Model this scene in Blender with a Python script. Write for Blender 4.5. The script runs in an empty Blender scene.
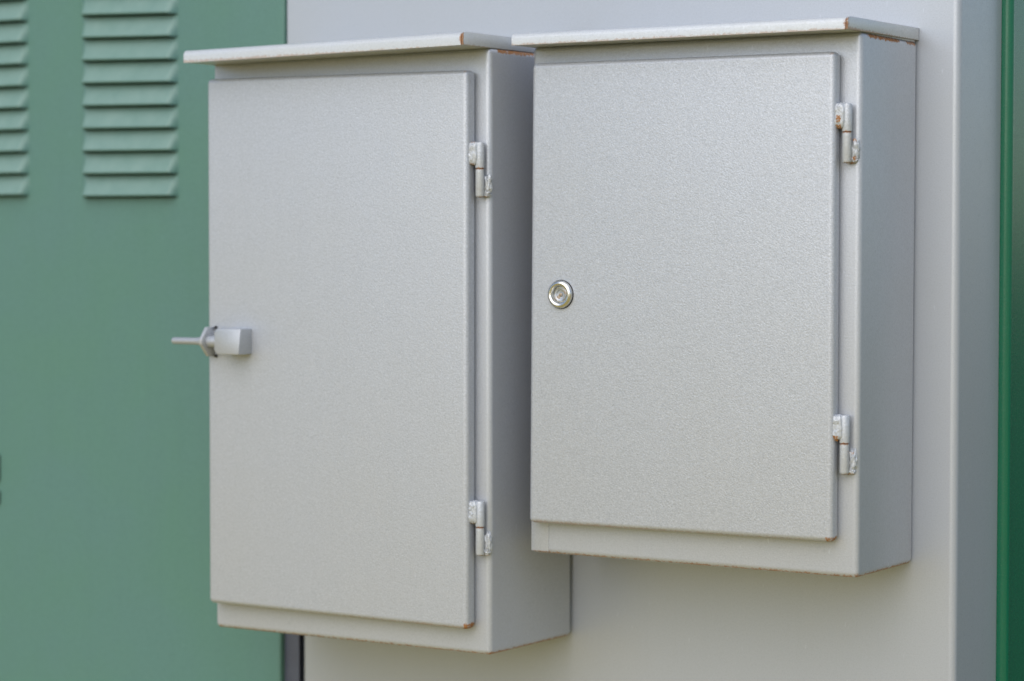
import bpy, bmesh, math, random
from mathutils import Vector, Matrix, noise
C = bpy.context.scene
COL = C.collection
R = math.radians

# ------------------------------------------------------------------ materials
class NT:
    """small wrapper to wire shader nodes"""
    def __init__(s, m):
        m.use_nodes = True
        s.t = m.node_tree
        s.t.nodes.clear()
    def n(s, typ, **kw):
        nd = s.t.nodes.new(typ)
        for k, v in kw.items():
            setattr(nd, k, v)
        return nd
    def link(s, a, b):
        s.t.links.new(a, b)
    def put(s, sock, v):
        if isinstance(v, bpy.types.NodeSocket):
            s.link(v, sock)
        else:
            sock.default_value = v
    def math(s, op, a, b=0.0, clamp=False):
        nd = s.n('ShaderNodeMath', operation=op, use_clamp=clamp)
        s.put(nd.inputs[0], a)
        s.put(nd.inputs[1], b)
        return nd.outputs[0]
    def vec(s, op, a, b=(0, 0, 0)):
        nd = s.n('ShaderNodeVectorMath', operation=op)
        s.put(nd.inputs[0], a)
        s.put(nd.inputs[1], b)
        return nd.outputs['Value'] if op == 'LENGTH' else nd.outputs[0]
    def noise(s, co, scale, detail=2.0, rough=0.5):
        nd = s.n('ShaderNodeTexNoise')
        s.link(co, nd.inputs['Vector'])
        nd.inputs['Scale'].default_value = scale
        nd.inputs['Detail'].default_value = detail
        nd.inputs['Roughness'].default_value = rough
        return nd.outputs['Fac']
    def ramp(s, v, lo, hi, a=0.0, b=1.0):
        nd = s.n('ShaderNodeMapRange')
        s.put(nd.inputs['Value'], v)
        nd.inputs['From Min'].default_value = lo
        nd.inputs['From Max'].default_value = hi
        nd.inputs['To Min'].default_value = a
        nd.inputs['To Max'].default_value = b
        return nd.outputs[0]
    def mix(s, f, a, b):
        nd = s.n('ShaderNodeMix', data_type='RGBA')
        s.put(nd.inputs[0], f)
        s.put(nd.inputs[6], a)
        s.put(nd.inputs[7], b)
        return nd.outputs[2]

def paint(name, base, rough=0.38, bump=0.25, grain=420.0, rust=(), dirt=0.06, spec=0.6, tint=None, bdist=0.0006, wave=0.0, fall=0.0026, met=0.0, fk=0.0, skytint=None):
    """Sprayed enamel over steel: orange peel bump, faint weathering, rust spots (local centre, half size, strength)."""
    m = bpy.data.materials.new(name)
    t = NT(m)
    co = t.n('ShaderNodeTexCoord').outputs['Object']
    fine = t.noise(co, grain, 3.0, 0.6)
    fleck = t.noise(co, grain * 1.3, 2.0, 0.7)
    broad = t.noise(co, 5.0, 4.0, 0.6)
    streak = t.noise(t.vec('MULTIPLY', co, (60.0, 60.0, 3.0)), 1.0, 3.0, 0.6)
    b4 = (*base, 1.0)
    dark = tuple(c * 0.80 for c in base) + (1.0,)
    warm = (tint or (base[0] * 0.97, base[1] * 0.92, base[2] * 0.80)) + (1.0,)
    c = t.mix(t.math('MULTIPLY', t.ramp(fleck, 0.42, 0.70), 0.55), b4, dark)
    if fk > 0:
        pit = t.noise(co, 620.0, 1.0, 0.5)
        c = t.mix(t.math('MULTIPLY', t.ramp(pit, 0.55, 0.72), 0.55 * fk), c, tuple(x * 0.66 for x in base) + (1.0,))
        c = t.mix(t.math('MULTIPLY', t.ramp(pit, 0.45, 0.28), 0.55 * fk), c, tuple(min(1, x * 1.30) for x in base) + (1.0,))
    c = t.mix(t.math('MULTIPLY', t.ramp(broad, 0.40, 0.75), dirt * 4), c, warm)
    c = t.mix(t.math('MULTIPLY', t.ramp(streak, 0.52, 0.80), dirt * 2), c, dark)
    if skytint:                                      # sky light put into the colour of whatever faces upwards
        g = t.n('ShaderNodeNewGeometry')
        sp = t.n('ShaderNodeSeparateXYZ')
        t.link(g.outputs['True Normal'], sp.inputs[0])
        upmask = t.math('MULTIPLY', t.ramp(sp.outputs[2], 0.10, 0.45), t.ramp(t.noise(co, 45.0, 4.0), 0.25, 0.7, 0.55, 1.0))
        c = t.mix(t.math('MULTIPLY', upmask, 0.75), c, (*skytint, 1.0))
    chip = t.noise(co, 150.0, 1.0)
    c = t.mix(t.math('MULTIPLY', t.ramp(chip, 0.755, 0.80), 0.45), c, dark)
    pale = t.noise(t.vec('MULTIPLY', co, (240.0, 240.0, 60.0)), 1.0, 1.0)
    c = t.mix(t.math('MULTIPLY', t.ramp(pale, 0.77, 0.82), 0.35), c, tuple(min(1, x * 1.35 + .02) for x in base) + (1.0,))
    rmask = None
    if rust:
        wob = t.noise(co, 260.0 if fall > .002 else 620.0, 4.0, 0.7)
        for ctr, half, amt in rust:
            d = t.vec('SUBTRACT', co, ctr)
            d = t.vec('ABSOLUTE', d)
            d = t.vec('SUBTRACT', d, half)
            d = t.vec('MAXIMUM', d, (0, 0, 0))
            d = t.vec('LENGTH', d)
            k = t.math('SUBTRACT', 1.0, t.math('DIVIDE', d, fall))
            k = t.math('ADD', k, t.math('MULTIPLY', t.math('SUBTRACT', wob, 0.53), 3.2 if fall > .002 else 4.5))
            k = t.math('MULTIPLY', t.ramp(k, 0.25, 0.75), amt)
            rmask = k if rmask is None else t.math('MAXIMUM', rmask, k)
        rc = t.mix(t.noise(co, 500.0, 3.0), (0.11, 0.042, 0.014, 1), (0.44, 0.20, 0.06, 1))
        c = t.mix(rmask, c, rc)
    p = t.n('ShaderNodeBsdfPrincipled')
    t.link(c, p.inputs['Base Color'])
    rg = t.ramp(fleck, 0.3, 0.7, rough - 0.06, rough + 0.08)
    if rmask is not None:
        rg = t.math('MAXIMUM', rg, t.math('MULTIPLY', rmask, 0.8))
    t.link(rg, p.inputs['Roughness'])
    p.inputs['Specular IOR Level'].default_value = spec
    if rmask is not None:
        t.link(t.math('MULTIPLY', t.math('SUBTRACT', 1.0, rmask, True), met), p.inputs['Metallic'])
    else:
        p.inputs['Metallic'].default_value = met
    bp = t.n('ShaderNodeBump')
    bp.inputs['Strength'].default_value = bump
    bp.inputs['Distance'].default_value = bdist
    t.link(fine, bp.inputs['Height'])
    nrm = bp.outputs[0]
    if wave > 0:
        b2 = t.n('ShaderNodeBump')
        b2.inputs['Strength'].default_value = wave
        b2.inputs['Distance'].default_value = 0.01
        t.link(t.noise(co, 6.0, 1.0), b2.inputs['Height'])
        t.link(nrm, b2.inputs['Normal'])
        nrm = b2.outputs[0]
    t.link(nrm, p.inputs['Normal'])
    o = t.n('ShaderNodeOutputMaterial')
    t.link(p.outputs[0], o.inputs[0])
    return m

def metal(name, base, rough=0.2, grain=300.0, bump=0.05, stain=None):
    m = bpy.data.materials.new(name)
    t = NT(m)
    co = t.n('ShaderNodeTexCoord').outputs['Object']
    p = t.n('ShaderNodeBsdfPrincipled')
    f = t.noise(co, grain, 4.0, 0.6)
    b4 = (*base, 1.0)
    c = t.mix(t.ramp(f, 0.35, 0.75), b4, tuple(x * 0.7 for x in base) + (1.0,))
    if stain:
        c = t.mix(t.ramp(t.noise(co, 160.0, 3.0), 0.5, 0.62), c, (*stain, 1.0))
    t.link(c, p.inputs['Base Color'])
    p.inputs['Metallic'].default_value = 1.0
    t.link(t.ramp(f, 0.3, 0.7, rough - 0.05, rough + 0.1), p.inputs['Roughness'])
    bp = t.n('ShaderNodeBump')
    bp.inputs['Strength'].default_value = bump
    bp.inputs['Distance'].default_value = 0.0005
    t.link(f, bp.inputs['Height'])
    t.link(bp.outputs[0], p.inputs['Normal'])
    o = t.n('ShaderNodeOutputMaterial')
    t.link(p.outputs[0], o.inputs[0])
    return m

GREY = (0.428, 0.455, 0.508)
WALLGREY = (0.40, 0.43, 0.485)
GREEN = (0.083, 0.184, 0.163)
M_GREEN = paint('green enamel', GREEN, 0.48, 0.14, 300.0, spec=0.5, dirt=0.12, tint=(0.074, 0.190, 0.120), wave=0.05)
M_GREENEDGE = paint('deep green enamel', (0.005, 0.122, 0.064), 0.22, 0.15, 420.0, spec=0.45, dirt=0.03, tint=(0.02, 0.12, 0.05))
M_VENT = paint('skylit green enamel', GREEN, 0.48, 0.14, 300.0, spec=0.5, dirt=0.08, tint=(0.074, 0.190, 0.120), skytint=(0.19, 0.29, 0.26))  # paler tone on the hood slopes is sky light painted into the enamel
MET = 0.32
M_WALL = paint('pale grey enamel', WALLGREY, 0.33, 0.14, 500.0, met=MET, dirt=0.05, wave=0.03)
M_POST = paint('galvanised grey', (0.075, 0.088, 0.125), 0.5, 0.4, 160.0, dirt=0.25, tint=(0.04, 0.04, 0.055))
M_DARK = paint('black rubber and gap shade', (0.012, 0.012, 0.013), 0.6, 0.2, 300.0)
M_RUST = paint('rust', (0.26, 0.10, 0.03), 0.85, 0.6, 500.0, dirt=0.3, tint=(0.10, 0.04, 0.02))
M_CHROME = metal('worn chrome', (0.70, 0.70, 0.68), 0.24)
M_CORE = metal('stained lock core', (0.50, 0.54, 0.60), 0.50, 350.0, 0.1, stain=(0.42, 0.33, 0.24))

# ------------------------------------------------------------------ mesh helpers
def build(name, bm, mat, parent=None, smooth=35.0, sheet=False):
    me = bpy.data.meshes.new(name)
    if sheet:                                     # an open sheet: every face looks out to the front or the right
        bm.normal_update()
        for f in bm.faces:
            if f.normal.y - 0.5 * f.normal.x > 0.01:
                f.normal_flip()
    else:
        bmesh.ops.recalc_face_normals(bm, faces=bm.faces[:])
    bm.to_mesh(me)
    bm.free()
    for f in me.polygons:
        f.use_smooth = True
    me.set_sharp_from_angle(angle=R(smooth))
    me.materials.append(mat)
    o = bpy.data.objects.new(name, me)
    COL.objects.link(o)
    if parent:
        o.parent = parent
    return o

def box(bm, x0, x1, y0, y1, z0, z1, bev=0.0, seg=4):
    tmp = bmesh.new()
    vs = [tmp.verts.new((x, y, z)) for x in (x0, x1) for y in (y0, y1) for z in (z0, z1)]
    for q in ((0, 1, 3, 2), (4, 6, 7, 5), (0, 4, 5, 1), (2, 3, 7, 6), (0, 2, 6, 4), (1, 5, 7, 3)):
        tmp.faces.new([vs[i] for i in q])
    bmesh.ops.recalc_face_normals(tmp, faces=tmp.faces[:])
    if bev > 0:
        bmesh.ops.bevel(tmp, geom=tmp.edges[:], offset=bev, segments=seg, profile=0.5, affect='EDGES')
    merge(bm, tmp)

def merge(bm, tmp, mat=None):
    me = bpy.data.meshes.new('tmp')
    if mat is not None:
        bmesh.ops.transform(tmp, matrix=mat, verts=tmp.verts[:])
    tmp.to_mesh(me)
    tmp.free()
    bm.from_mesh(me)
    bpy.data.meshes.remove(me)

def prism(bm, pts, axis, a, b, bev=0.0, seg=3):
    """extrude a 2-D outline along axis between a and b"""
    tmp = bmesh.new()
    def P(u, v, w):
        return {'x': (w, u, v), 'y': (u, w, v), 'z': (u, v, w)}[axis]
    lo = [tmp.verts.new(P(u, v, a)) for u, v in pts]
    hi = [tmp.verts.new(P(u, v, b)) for u, v in pts]
    n = len(pts)
    tmp.faces.new(lo)
    tmp.faces.new(hi[::-1])
    for i in range(n):
        j = (i + 1) % n
        tmp.faces.new((lo[i], hi[i], hi[j], lo[j]))
    bmesh.ops.recalc_face_normals(tmp, faces=tmp.faces[:])
    if bev > 0:
        bmesh.ops.bevel(tmp, geom=tmp.edges[:], offset=bev, segments=seg, profile=0.5, affect='EDGES')
    merge(bm, tmp)

def lathe(bm, prof, axis, origin, n=48):
    """prof: (radius, height along axis) pairs"""
    tmp = bmesh.new()
    rings = []
    for r, h in prof:
        if r < 1e-7:
            rings.append([tmp.verts.new((0, 0, h))])
        else:
            rings.append([tmp.verts.new((r * math.cos(2 * math.pi * i / n), r * math.sin(2 * math.pi * i / n), h)) for i in range(n)])
    for a, b in zip(rings, rings[1:]):
        for i in range(n):
            j = (i + 1) % n
            q = [a[i % len(a)], a[j % len(a)], b[j % len(b)], b[i % len(b)]]
            q = list(dict.fromkeys(q))
            if len(q) > 2:
                tmp.faces.new(q)
    rot = Vector((0, 0, 1)).rotation_difference(Vector(axis)).to_matrix().to_4x4()
    merge(bm, tmp, Matrix.Translation(origin) @ rot)

def blob(bm, ctr, rad, seed, amp=0.22, freq=2.2, sq=2.6):
    """a lumpy weld bead: a squarish ball pushed about by noise"""
    tmp = bmesh.new()
    bmesh.ops.create_icosphere(tmp, subdivisions=4, radius=1.0)
    off = Vector((seed * 3.7, seed * 1.3, seed * 2.1))
    for v in tmp.verts:
        d = v.co.normalized()
        k = (abs(d.x) ** sq + abs(d.y) ** sq + abs(d.z) ** sq) ** (-1.0 / sq)
        k *= 1 + amp * noise.noise(d * freq + off) + amp * 0.6 * noise.noise(d * freq * 2.7 + off) + amp * 0.35 * noise.noise(d * freq * 6.1 + off)
        v.co = Vector((d.x * k * rad[0] + ctr[0], d.y * k * rad[1] + ctr[1], d.z * k * rad[2] + ctr[2]))
    merge(bm, tmp)

def thing(name, loc, label, cat, group=None, roty=0.0):
    o = bpy.data.objects.new(name, None)
    o.empty_display_size = 0.05
    COL.objects.link(o)
    o.location = loc
    o.rotation_euler = (0, roty, 0)
    o['label'] = label
    o['category'] = cat
    if group:
        o['group'] = group
    return o

def warp(o, x0, x1, z0, z1, bl, br, tl, tr):
    """hand-made sheet metal is never quite square: shift the four corners (dx, dz) and carry the rest along"""
    for v in o.data.vertices:
        u = (v.co.x - x0) / (x1 - x0)
        w = (v.co.z - z0) / (z1 - z0)
        for i, ax in ((0, 0), (1, 2)):
            v.co[ax] += (bl[i] * (1 - u) + br[i] * u) * (1 - w) + (tl[i] * (1 - u) + tr[i] * u) * w

# ------------------------------------------------------------------ hinges
def make_hinge(box_root, x, y, z, seed, rust, label=None):
    """weld-on lift-off hinge; two knuckles, each with its weld bead"""
    mat = paint('painted hinge %d' % seed, (0.425, 0.452, 0.492), 0.36, 0.6, 330.0, rust=rust, dirt=0.10, met=0.15, bdist=0.0009, fall=0.0013)
    bm = bmesh.new()
    h, r = 0.0262, 0.0047
    lathe(bm, [(0, 0.0006), (r * .96, 0.0006), (r, 0.0014), (r, h - .0016), (r * .86, h - .0004), (r * .6, h), (0, h)], (0, 0, 1), (0, 0, 0), 32)
    up = build('hinge', bm, mat, box_root)
    up.location = (x, y, z)
    if label:
        up['label'] = label
    bm = bmesh.new()
    blob(bm, (-0.0058, -0.0006, 0.0150), (0.0056, 0.0062, 0.0112), seed, 0.10, 3.0, 5.0)
    blob(bm, (-0.0066, -0.0034, 0.0072 + 0.002 * (seed % 3)), (0.0046, 0.0040, 0.0062), seed + 5, 0.26)
    blob(bm, (-0.0062, -0.0036, 0.0205), (0.0044, 0.0036, 0.0052), seed + 9, 0.22)
    build('weld_bead', bm, mat, up, 60)
    bm = bmesh.new()
    lathe(bm, [(0, -.0006), (r * .93, -.0006), (r * .93, -0.0262), (r * .8, -0.0276), (r * .45, -.0284), (0, -0.0286)], (0, 0, 1), (0, 0, 0), 32)
    build('knuckle', bm, mat, up)
    bm = bmesh.new()
    lathe(bm, [(0, -.0009), (r * .80, -.0009), (r * .80, .0009), (0, .0009)], (0, 0, 1), (0, 0, 0), 24)
    build('pin', bm, M_RUST, up)
    bm = bmesh.new()
    blob(bm, (0.0054, 0.0064, -0.0160), (0.0040, 0.0036, 0.0100), seed + 2, 0.34)
    blob(bm, (0.0042, 0.0060, -0.0250), (0.0040, 0.0036, 0.0034), seed + 3, 0.34)
    build('weld_bead', bm, mat, up, 60)
    return up

# ------------------------------------------------------------------ the two boxes
def make_box(k, label, roty, seed):
    """k: measured sizes of one box in metres (x0 x1 z0 z1 D t dx0 dx1 dz0 dz1 o rt rb back)"""
    pivot = Vector((k['x1'], 0, k['z1']))
    base = Vector(((k['x0'] + k['x1']) / 2, 0, k['z0']))
    ca, sa = math.cos(k['rot']), math.sin(k['rot'])
    d = base - pivot
    loc = pivot + Vector((ca * d.x - sa * d.z, 0, sa * d.x + ca * d.z))
    root = thing('utility_box', loc, label, 'utility box', 'grey utility boxes on the cabinet', -k['rot'])
    X0, X1 = k['x0'] - base.x, k['x1'] - base.x
    H, D, t = k['z1'] - k['z0'], k['D'], k['t']
    a, b = k['dx0'] - base.x, k['dx1'] - base.x
    c, e = k['dz0'] - k['z0'], k['dz1'] - k['z0']
    # body shell
    rust = [((0, -D, 0.0), ((X1 - X0) / 2, 0.002, 0.0009), 0.75),
            ((X1, -D / 2, 0.0), (0.003, D / 2, 0.0015), 0.85),
            ((X1, -D, 0.001), (0.003, 0.003, 0.0012), 1.0),
            ((X1, -D * 0.62, H - 0.0026), (0.001, D * .28, 0.0012), 1.0),
            ((X1, -D * 0.08, H - 0.0022), (0.001, D * .12, 0.0012), 0.9)]
    m = paint('grey box enamel %d' % seed, GREY, 0.36, 0.3, 560.0, fk=0.35, met=MET, rust=rust, dirt=0.06)
    bm = bmesh.new()
    box(bm, X0, X1, -D, -k['back'], 0, H, 0.0056, 6)
    box(bm, X0 + .03, X1 - .03, -k['back'] - .002, 0.0006, 0.04, 0.07)      # mounting rails against the wall
    box(bm, X0 + .03, X1 - .03, -k['back'] - .002, 0.0006, H - 0.07, H - 0.04)
    if k.get('flange'):
        box(bm, X0 + .0012, X0 + k['flange'], -D - .0006, -D + .004, 0.0022, H * .5, .0005, 2)
    for v in bm.verts:                            # the side sheet flares a little towards the wall
        if v.co.x > 0:
            v.co.x += k.get('flare', 0) * (1 + v.co.y / D)
    build('body', bm, m, root)
    # door leaf with folded edges
    mr = [((b, -D - t * .5, c), (0.004, t * .5, 0.0035), 1.0), (((a + b) / 2, -D - t, c - .0006), ((b - a) / 2, .002, 0.0004), 0.4),
          ((b - .001, -D - t, e), (.003, .002, .001), 0.35)]
    md = paint('grey door enamel %d' % seed, GREY, 0.39, 0.45, 640.0, fk=0.7, met=MET, rust=mr, dirt=0.05, bdist=0.0007)
    bm = bmesh.new()
    box(bm, a, b, -D - t, -D - .0016, c, e, 0.0052, 6)
    box(bm, a + .01, b - .01, -D - .003, -D + .003, c + .01, e - .01)       # gasket fold behind the leaf
    door = build('door', bm, md, root)
    warp(door, a, b, c, e, *k['dw'])
    # roof: sheet with front and side lips, mitred corner left open
    rt, rb, o = k['rt'] - k['z0'], k['rb'] - k['z0'], k['o']
    rise = 0.0021
    yf = -D - o
    rx0, rx1 = k['rx0'] - base.x, k['rx1'] - base.x
    rr = [((rx1 - .001, yf, (rt + rb) / 2), (0.0012, 0.0008, .006), 0.9), ((rx1, yf * .5, rb + .001), (0.001, -yf * .5, 0.0), 0.55),
          ((0, yf, rb), ((rx1 - rx0) / 2, .001, 0.0), 0.45), ((rx0, yf, rb), (.002, .002, .001), 0.4)]
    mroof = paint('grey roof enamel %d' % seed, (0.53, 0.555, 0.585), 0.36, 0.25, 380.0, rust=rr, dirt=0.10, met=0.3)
    bm = bmesh.new()
    th = 0.0016
    # top sheet, side profile extruded across the width
    prism(bm, [(yf + .0050, rt - .0004), (-.001, rt + rise), (-.001, rt + rise - th), (yf + .0050, rt - .0004 - th)], 'x', rx0 + .0006, rx1 - .0006)
    # front lip, leaning back a little at the top so that it catches the sky
    prism(bm, [(yf, rb), (yf, rb + (rt - rb) * .55), (yf + .0006, rt - .0032), (yf + .0020, rt - .0012), (yf + .0050, rt), (yf + .0055, rt - .0018),
               (yf + .0026, rt - .004), (yf + .0018, rb)], 'x', rx0, rx1 - .0020)
    box(bm, rx0 + .0004, rx1 - .0026, yf + .0016, -.004, rb + .0005, rb + .0030)
    for s, xx in ((-1, rx0), (1, rx1)):
        q = [(yf + .0003, rb + .0002), (-.001, rb + rise + .0004), (-.001, rt + rise + .0004), (yf + .0050, rt + .0003), (yf + .0018, rt - .0010), (yf + .0006, rt - .003)]
        prism(bm, q, 'x', min(xx, xx - s * .0013), max(xx, xx - s * .0013), .0004, 2)
    roof = build('roof', bm, mroof, root, 30)
    warp(roof, rx0, rx1, rb, rt, *k['rw'])
    bm = bmesh.new()
    box(bm, rx1 - .0030, rx1 - .0010, yf + .0012, yf + .004, rb + .0006, rt - .0022)
    seam = build('rusty_seam', bm, M_RUST, root)
    warp(seam, rx0, rx1, rb, rt, *k['rw'])
    return root, (X0, X1, H, D, t, a, b, c, e), base

L = dict(x0=-0.1905, x1=0.1607, z0=-0.1054, z1=0.5003, D=0.1562, t=0.0183, dx0=-0.1829, dx1=0.1448, dz0=-0.0768, dz1=0.4775,
         rx0=-0.1900, rx1=0.1600, o=0.0486, rt=0.5106, rb=0.4976, rot=0.0019, back=0.0042, flare=0.0048,
         dw=((-.0020, .0004), (.0002, -.0016), (-.0016, .0036), (.0008, -.0002)), rw=((0, -.0014), (0, .0013), (0, -.0014), (0, .0013)))
Q = dict(x0=0.1949, x1=0.5482, z0=-0.0026, z1=0.5, D=0.1323, t=0.0171, dx0=0.2050, dx1=0.5287, dz0=0.0311, dz1=0.4809,
         rx0=0.1927, rx1=0.5492, o=0.0351, rt=0.5105, rb=0.4987, rot=-0.0019, back=0.0016, flange=0.0215,
         dw=((-.0024, -.0020), (.0014, .0004), (-.0004, .0014), (.0002, .0000)), rw=((0, .0002), (0, -.0002), (0, .0002), (0, -.0002)))
left, ld, lb = make_box(L, 'taller grey metal utility box with a bolt latch and rod on its door edge', 0, 1)
right, rd, rb_ = make_box(Q, 'shorter grey metal utility box with a round chrome lock on its door', 0, 2)

for root, k, base, spec in ((left, L, lb, ((0.3800, 11, 0), (0.0238, 14, 1))), (right, Q, rb_, ((0.4075, 23, 2), (0.1222, 37, 3)))):
    for z, seed, style in spec:
        line = ((0, -.003, 0), (.004, .004, .0002), 0.8)
        foot = ((.004, .001, -.0285), (.005, .004, .0005), 0.8)
        rust = [[line, foot, ((-.007, -.003, .0040), (.003, .004, .0008), .8), ((-.007, -.002, .0262), (.003, .003, .0004), .6)],
                [line, foot, ((-.007, -.002, .0035), (.003, .004, .0006), .7)],
                [line, foot, ((-.0055, -.006, .0120), (.0014, .004, .0024), 1.2), ((-.008, -.003, .0040), (.004, .006, .0020), 1.3), ((.006, 0, -.007), (.001, .004, .001), 1.0), ((.006, 0, -.024), (.001, .004, .001), 1.0)],
                [line, foot, ((-.0075, -.003, .0045), (.003, .005, .002), 1.3), ((.006, 0, -.008), (.001, .004, .001), .6), ((.002, .004, -.034), (.0008, .004, .004), .8)]][style]
        lab = [None, None, 'hinge with chipped paint and a red rust spot', 'hinge with a brown rusty weld'][style]
        make_hinge(root, k['dx1'] + 0.0088 - base.x, -k['D'] - 0.0078, z - base.z, seed, rust, lab)

# latch on the taller box: square housing, neck, hexagonal flange and a rod
M_LATCH = paint('latch enamel', (0.37, 0.395, 0.435), 0.38, 0.25, 420.0, met=0.3, dirt=0.08,
                rust=[((-.014, -.004, -.0135), (.012, .004, .0004), .5), ((-.0415, -.008, .004), (.002, .003, .001), .6)])
M_NUT = paint('worn steel nut', (0.40, 0.42, 0.45), 0.34, 0.35, 420.0, dirt=0.12, met=0.3)
yd = -L['D'] - L['t']
lx, lz = -0.1420 - lb.x, 0.2033 - lb.z
bm = bmesh.new()
prism(bm, [(-0.0150, -.0085), (-0.0115, -.0130), (0.0172, -.0130), (0.0172, .0144), (-0.0115, .0144), (-0.0150, .0100)], 'y', -.0230, .0008, .0012, 3)
for v in bm.verts:                                # the outer corner is ground back at the top
    if v.co.y < -.015 and v.co.x > .012 and v.co.z > .006:
        v.co.y += (v.co.z - .006) * .55
latch = build('latch', bm, M_LATCH, left)
latch.location = (lx, yd, lz)
bm = bmesh.new()
lathe(bm, [(0, -.012), (.0052, -.012), (.0060, -.021), (.0064, -.026), (.0058, -.0310), (.0040, -.0325), (0, -.0325)], (1, 0, 0), (0, -.0112, 0), 24)
build('neck', bm, M_LATCH, latch)
bm = bmesh.new()
hx = [(-.0225, .0022), (-.0125, .0152), (.0006, .0152), (.0006, -.0160), (-.0105, -.0160), (-.0225, -.0026)]
prism(bm, hx, 'x', -.0358, -.0318, .0005, 2)
build('flange', bm, M_NUT, latch)
bm = bmesh.new()
lathe(bm, [(0, .033), (.0072, .033), (.0066, .037), (.0046, .0425), (.0038, .050), (.0038, .0775), (.0032, .0800), (.0018, .0812), (0, .0815)], (-1, 0, 0), (0, -.0112, 0), 24)
build('rod', bm, M_LATCH, latch)
for zz in (.0148, -.0156):  # black beads stand in for the shade where the flange meets the door
    bm = bmesh.new()
    blob(bm, (-.0300, -.0012, zz), (.0016, .0016, .0015), zz * 1000, .1)
    build('gap_shade', bm, M_DARK, latch)

# round chrome lock on the shorter box
yd = -Q['D'] - Q['t']
bm = bmesh.new()
lathe(bm, [(.0140, -.001), (.0146, .0012), (.0144, .0030), (.0132, .0046), (.0115, .0052), (.0098, .0046), (.0090, .0034), (.0086, .0016), (.0080, .0006), (.0068, .0006)],
      (0, -1, 0), (0, 0, 0), 64)
lock = build('lock', bm, M_CHROME, right)
lock.scale = (.94, .94, .94)
lock.location = (0.2395 - rb_.x, yd, 0.2556 - rb_.z)
bm = bmesh.new()
lathe(bm, [(.0072, -.001), (.0072, .0012), (.0062, .0020), (.0048, .0016), (.0044, .0006), (.0026, .0004), (.0018, .0016), (0, .0020)], (0, -1, 0), (0, 0, 0), 48)
build('lock_core', bm, M_CORE, lock)
bm = bmesh.new()
lathe(bm, [(.0136, -.001), (.0152, -.001), (.0152, .0007), (.0136, .0007)], (0, -1, 0), (0, 0, 0), 48)
build('gasket', bm, M_DARK, lock)

# ------------------------------------------------------------------ grey cabinet behind the boxes
GX = 0.5902
ZB, ZT = -0.95, 1.15
cab = thing('metal_cabinet', (0.2, 0.06, ZB), 'large pale grey metal cabinet carrying the two utility boxes', 'cabinet')
bm = bmesh.new()
zs = 0.22
base = Vector((0.2, 0.06, ZB))
out = [(-0.2097, ZT), (-0.2097, zs), (-0.1868, zs), (-0.1868, ZB), (0.3, ZB), (0.3, ZT)]
prism(bm, [(u - base.x, v - base.z) for u, v in out], 'y', 0 - base.y, 0.014 - base.y)
tmp = bmesh.new()
# right part of the sheet folds round a soft corner into the side
pl = [(0.3000, 0.0), (GX - .0070, 0.0)]
for i in range(1, 12):
    an = i / 12 * math.pi / 2
    pl.append((GX - .0070 + .0070 * math.sin(an), .0070 - .0070 * math.cos(an)))
pl += [(GX, .0071), (GX, .1105), (GX - .003, .1105), (GX - .003, .014), (0.3000, .014)]
prism(bm, [(u - base.x, v - base.y) for u, v in pl], 'z', 0, ZT - ZB)
build('front_panel', bm, M_WALL, cab, 40)
bm = bmesh.new()
box(bm, -0.19 - base.x, GX - .02 - base.x, .30 - base.y, .31 - base.y, 0, ZT - ZB)
box(bm, -0.19 - base.x, GX - .004 - base.x, .02 - base.y, .31 - base.y, ZT - ZB - .02, ZT - ZB - .002)
build('carcass', bm, M_WALL, cab)

# ------------------------------------------------------------------ post in the gap
bm = bmesh.new()
box(bm, -0.0110, 0.0110, 0, 0.004, 0, 2.0, 0.0008, 2)
box(bm, 0.0060, 0.0110, -0.0012, 0.02, 0, 2.0, 0.0008, 2)
post = build('steel_post', bm, M_POST)
post.location = (-0.2150, 0.0135, ZB)
post['label'] = 'narrow mottled blue-grey steel post in the dark gap beside the green cabinet'
post['category'] = 'post'

# ------------------------------------------------------------------ green cabinet on the left, with louvres
GY = 0.006
gb = Vector((-0.75, 0.2, ZB))
green = thing('metal_cabinet', gb, 'green metal cabinet with two columns of pressed louvers beside the taller box', 'cabinet')
def gx(z):                      # right edge of the green leaf, a little out of plumb
    return -0.2262 + (z + 0.17) * (0.0082 / 0.73)
cols = [dict(x0=-0.7560, x1=-0.6080, zl=(0.5780, 0.3662), zr=(0.5780, 0.3662)), dict(x0=-0.5215, x1=-0.3735, zl=(0.5790, 0.3631), zr=(0.5742, 0.3624))]
NL = 11
def lip(c, k, u):
    """height of the k-th lip from below (k = 8 is the measured top one)"""
    top = c['zl'][0] * (1 - u) + c['zr'][0] * u
    bot = c['zl'][1] * (1 - u) + c['zr'][1] * u
    return bot + (top - bot) * k / 8.0
def grid_panel(bm, xs, zs_):
    for i in range(len(xs) - 1):
        for j in range(len(zs_) - 1):
            bm.faces.new([bm.verts.new(p) for p in ((xs[i], 0, zs_[j]), (xs[i + 1], 0, zs_[j]), (xs[i + 1], 0, zs_[j + 1]), (xs[i], 0, zs_[j + 1]))])
bm = bmesh.new()
zlo = [min(c['zl'][1], c['zr'][1]) - 0.004 for c in cols]
zhi = [lip(c, NL - 1, 0) + .03 for c in cols]
def rect(x0, x1, z0, z1, n=1):
    bm.faces.new([bm.verts.new((x - gb.x, GY - gb.y, z - gb.z)) for x, z in ((x0, z0), (x1, z0), (x1, z1), (x0, z1))])
XL = -1.35
ZV0, ZV1 = 0.33, 0.70
rect(XL, cols[0]['x0'], ZB, ZT)
rect(cols[0]['x0'], cols[0]['x1'], ZB, ZV0); rect(cols[0]['x0'], cols[0]['x1'], ZV1, ZT)
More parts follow.
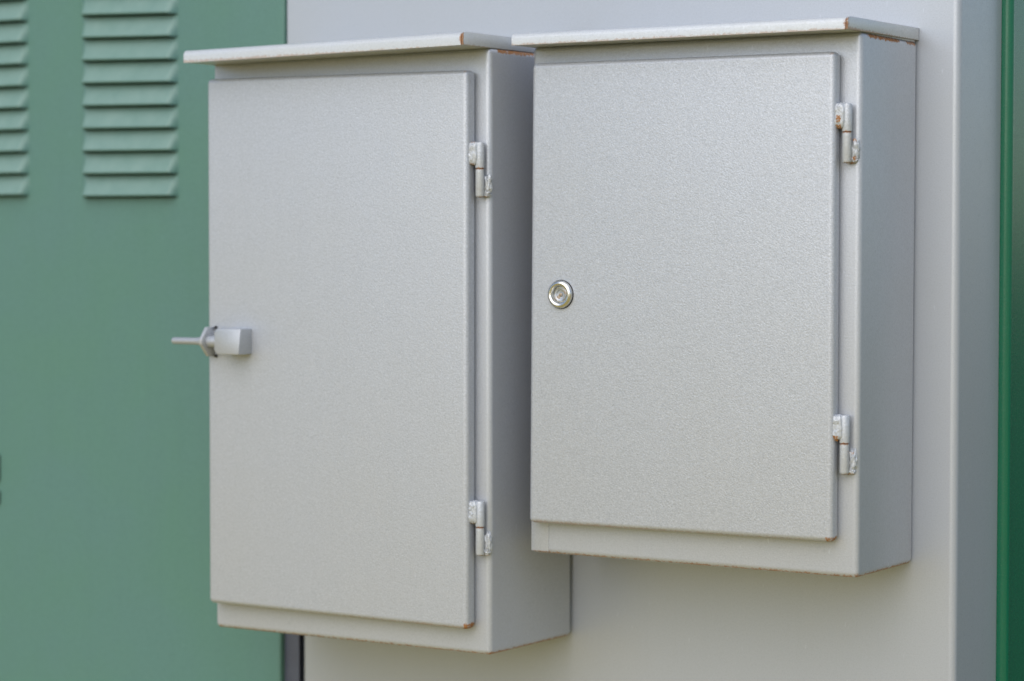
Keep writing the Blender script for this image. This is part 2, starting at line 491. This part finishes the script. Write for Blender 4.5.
rect(cols[0]['x1'], cols[1]['x0'], ZB, ZT)
rect(cols[1]['x0'], cols[1]['x1'], ZB, ZV0); rect(cols[1]['x0'], cols[1]['x1'], ZV1, ZT)
# right strip with a rolled edge
rr = 0.0035
def edge_pts(z):
    e = gx(z)
    p = [(cols[1]['x1'], GY), (e - rr, GY)]
    for i in range(1, 7):
        an = i / 6 * math.pi / 2
        p.append((e - rr + rr * math.sin(an), GY + rr - rr * math.cos(an)))
    p.append((e, GY + .05))
    return p
A, B = edge_pts(ZB), edge_pts(ZT)
va = [bm.verts.new((x - gb.x, y - gb.y, 0)) for x, y in A]
vb = [bm.verts.new((x - gb.x, y - gb.y, ZT - ZB)) for x, y in B]
for i in range(len(A) - 1):
    bm.faces.new((va[i], va[i + 1], vb[i + 1], vb[i]))
bmesh.ops.remove_doubles(bm, verts=bm.verts[:], dist=1e-5)
build('door', bm, M_GREEN, green, 40, True)
# closed carcass behind so that the louvre slots look into the dark
bm = bmesh.new()
e = gx(ZB) - .012
for (x0, x1, y0, y1, z0, z1) in ((XL, e, .30, .31, ZB, ZT), (XL, XL + .01, GY + .002, .30, ZB, ZT), (e - .004, e, GY + .012, .30, ZB, ZT),
                                 (XL, e, GY + .012, .30, ZT - .004, ZT), (XL, e, GY + .012, .30, ZB, ZB + .004)):
    box(bm, x0 - gb.x, x1 - gb.x, y0 - gb.y, y1 - gb.y, z0 - gb.z, z1 - gb.z)
build('carcass', bm, M_GREEN, green)

def vent(c):
    """a column of pressed louvres: each hood swells outwards to a lip over an open slot"""
    bm = bmesh.new()
    NU, NV = 60, 16
    dep, slot = 0.0105, 0.0020
    def tp(u):                                    # rounded ends of a hood
        w = (c['x1'] - c['x0'])
        d = min(u, 1 - u) * w
        q = min(1.0, d / 0.0095)
        return math.sin(q * math.pi / 2) ** 1.2
    def P(u, z, y):
        return bm.verts.new((c['x0'] + (c['x1'] - c['x0']) * u - gb.x, GY - y - gb.y, z - gb.z))
    for k in range(NL):
        rows = []
        for j in range(NV + 1):
            v = j / NV                            # 0 at the top of the hood, 1 at its lip
            row = []
            for i in range(NU + 1):
                u = i / NU
                t_ = tp(u)
                zl = lip(c, k, u)
                zt = lip(c, k + 1, u) - slot * t_ * .9
                z = zt + (zl - zt) * v
                s = min(1.0, v / .93) ** 1.15
                y = dep * t_ * s
                if v > .93:
                    y -= dep * t_ * .10 * (v - .93) / .07
                row.append(P(u, z, y))
            rows.append(row)
        rl, rl2 = [], []
        for i in range(NU + 1):                   # thickness of the sheet under the lip
            u = i / NU
            rl.append(P(u, lip(c, k, u) + .0005 * tp(u), (dep * .9 - .0014) * tp(u)))
        rows.append(rl)
        for a_, b_ in zip(rows, rows[1:]):
            for i in range(NU):
                bm.faces.new((a_[i], a_[i + 1], b_[i + 1], b_[i]))
    # flat strips that close the opening above and below the column
    for lo in (True, False):
        for i in range(NU):
            u, w = i / NU, (i + 1) / NU
            if lo:
                q = [(u, ZV0), (w, ZV0), (w, lip(c, 0, w) - slot * tp(w) * .9), (u, lip(c, 0, u) - slot * tp(u) * .9)]
            else:
                q = [(u, lip(c, NL, u) - slot * tp(u) * .9), (w, lip(c, NL, w) - slot * tp(w) * .9), (w, ZV1), (u, ZV1)]
            bm.faces.new([P(uu, zz, 0) for uu, zz in q])
    bmesh.ops.remove_doubles(bm, verts=bm.verts[:], dist=2e-5)
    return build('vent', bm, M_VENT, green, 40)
for c in cols:
    vent(c)
# edge of the dark latch plate at the far left of the green door
bm = bmesh.new()
box(bm, -.018, .018, -.004, 0.001, .022, .056, .002, 2)
box(bm, -.018, .018, -.004, 0.001, -.006, .011, .002, 2)
lp = build('latch_plate', bm, M_DARK, green)
lp.location = (-0.6778 - gb.x, GY - gb.y, -0.0085 - gb.z)

# ------------------------------------------------------------------ green cabinet on the right
g2 = Vector((GX, 0.12, ZB))
green2 = thing('metal_cabinet', g2, 'dark green glossy metal cabinet with a rounded edge behind the large grey cabinet', 'cabinet')
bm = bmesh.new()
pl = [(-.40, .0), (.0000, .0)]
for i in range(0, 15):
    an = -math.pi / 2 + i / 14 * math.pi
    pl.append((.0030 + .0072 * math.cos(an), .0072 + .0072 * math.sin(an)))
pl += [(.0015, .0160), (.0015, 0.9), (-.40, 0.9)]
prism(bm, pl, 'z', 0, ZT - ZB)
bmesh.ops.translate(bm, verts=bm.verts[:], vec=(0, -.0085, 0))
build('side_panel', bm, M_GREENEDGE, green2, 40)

# ------------------------------------------------------------------ ground in front (out of frame, it throws warm light upwards)
mg = bpy.data.materials.new('dry earth')
t = NT(mg)
co = t.n('ShaderNodeTexCoord').outputs['Object']
p = t.n('ShaderNodeBsdfPrincipled')
sep = t.n('ShaderNodeSeparateXYZ')
t.link(co, sep.inputs[0])
bare = t.mix(t.noise(co, 1.3, 6.0), (0.57, 0.43, 0.12, 1), (0.48, 0.37, 0.10, 1))
turf = t.mix(t.noise(co, 4.0, 6.0), (0.020, 0.055, 0.016, 1), (0.045, 0.085, 0.025, 1))
edge = t.math('ADD', sep.outputs[1], t.math('MULTIPLY', t.noise(co, 2.0, 4.0), 0.6))   # grass begins behind the cabinets
t.link(t.mix(t.ramp(edge, 0.55, 0.75), bare, turf), p.inputs['Base Color'])
p.inputs['Roughness'].default_value = 0.95
bp = t.n('ShaderNodeBump')
t.link(t.noise(co, 30.0, 6.0), bp.inputs['Height'])
t.link(bp.outputs[0], p.inputs['Normal'])
t.link(p.outputs[0], t.n('ShaderNodeOutputMaterial').inputs[0])
bm = bmesh.new()
bmesh.ops.create_grid(bm, x_segments=8, y_segments=8, size=400)
gr = build('ground', bm, mg)
gr.location = (0, 0, ZB - .002)
gr['kind'] = 'structure'

# ------------------------------------------------------------------ camera
yaw, pitch, roll = 0.55896, -0.03642, 0.00151
cy, sy, cp, sp = math.cos(yaw), math.sin(yaw), math.cos(pitch), math.sin(pitch)
F = Vector((-sy * cp, cy * cp, sp))
Rt = Vector((cy, sy, 0))
U = Rt.cross(F)
R2 = math.cos(roll) * Rt + math.sin(roll) * U
U2 = -math.sin(roll) * Rt + math.cos(roll) * U
cam_d = bpy.data.cameras.new('camera')
cam_d.sensor_width = 36.0
cam_d.lens = 2403.12 / 1024 * 36.0
cam_d.clip_start = 0.05
cam_d.clip_end = 2000
camo = bpy.data.objects.new('camera', cam_d)
COL.objects.link(camo)
mw = Matrix((R2, U2, -F)).transposed().to_4x4()
mw.translation = (1.44521, -2.1681, 0.29665)
camo.matrix_world = mw
C.camera = camo
fp = Vector((0.40, -0.15, 0.26))
cam_d.dof.use_dof = True
cam_d.dof.focus_distance = (fp - Vector(mw.translation)).dot(F)
cam_d.dof.aperture_fstop = 4.2

# ------------------------------------------------------------------ light: bright hazy day, soft sun from high on the front left
EL, AZ = R(40), R(172)
w = bpy.data.worlds.new('World')
C.world = w
w.use_nodes = True
nt = w.node_tree
sky = nt.nodes.new('ShaderNodeTexSky')
sky.sky_type = 'NISHITA'
sky.sun_disc = False
sky.sun_elevation = EL
sky.sun_rotation = AZ
sky.air_density = 1.0
sky.dust_density = 1.5
sky.ozone_density = 1.0
bgn = nt.nodes['Background']
bgn.inputs['Strength'].default_value = 0.115
nt.links.new(sky.outputs[0], bgn.inputs['Color'])
sd = bpy.data.lights.new('sun', 'SUN')
sd.energy = 1.5
sd.angle = R(75)
sd.color = (1.0, 0.99, 0.975)
so = bpy.data.objects.new('sun', sd)
COL.objects.link(so)
dirv = Vector((math.sin(AZ) * math.cos(EL), math.cos(AZ) * math.cos(EL), math.sin(EL)))
so.rotation_euler = dirv.to_track_quat('Z', 'Y').to_euler()
so.location = dirv * 5

C.view_settings.view_transform = 'Standard'
C.view_settings.look = 'None'
C.view_settings.exposure = 0.46
C.view_settings.gamma = 1.0
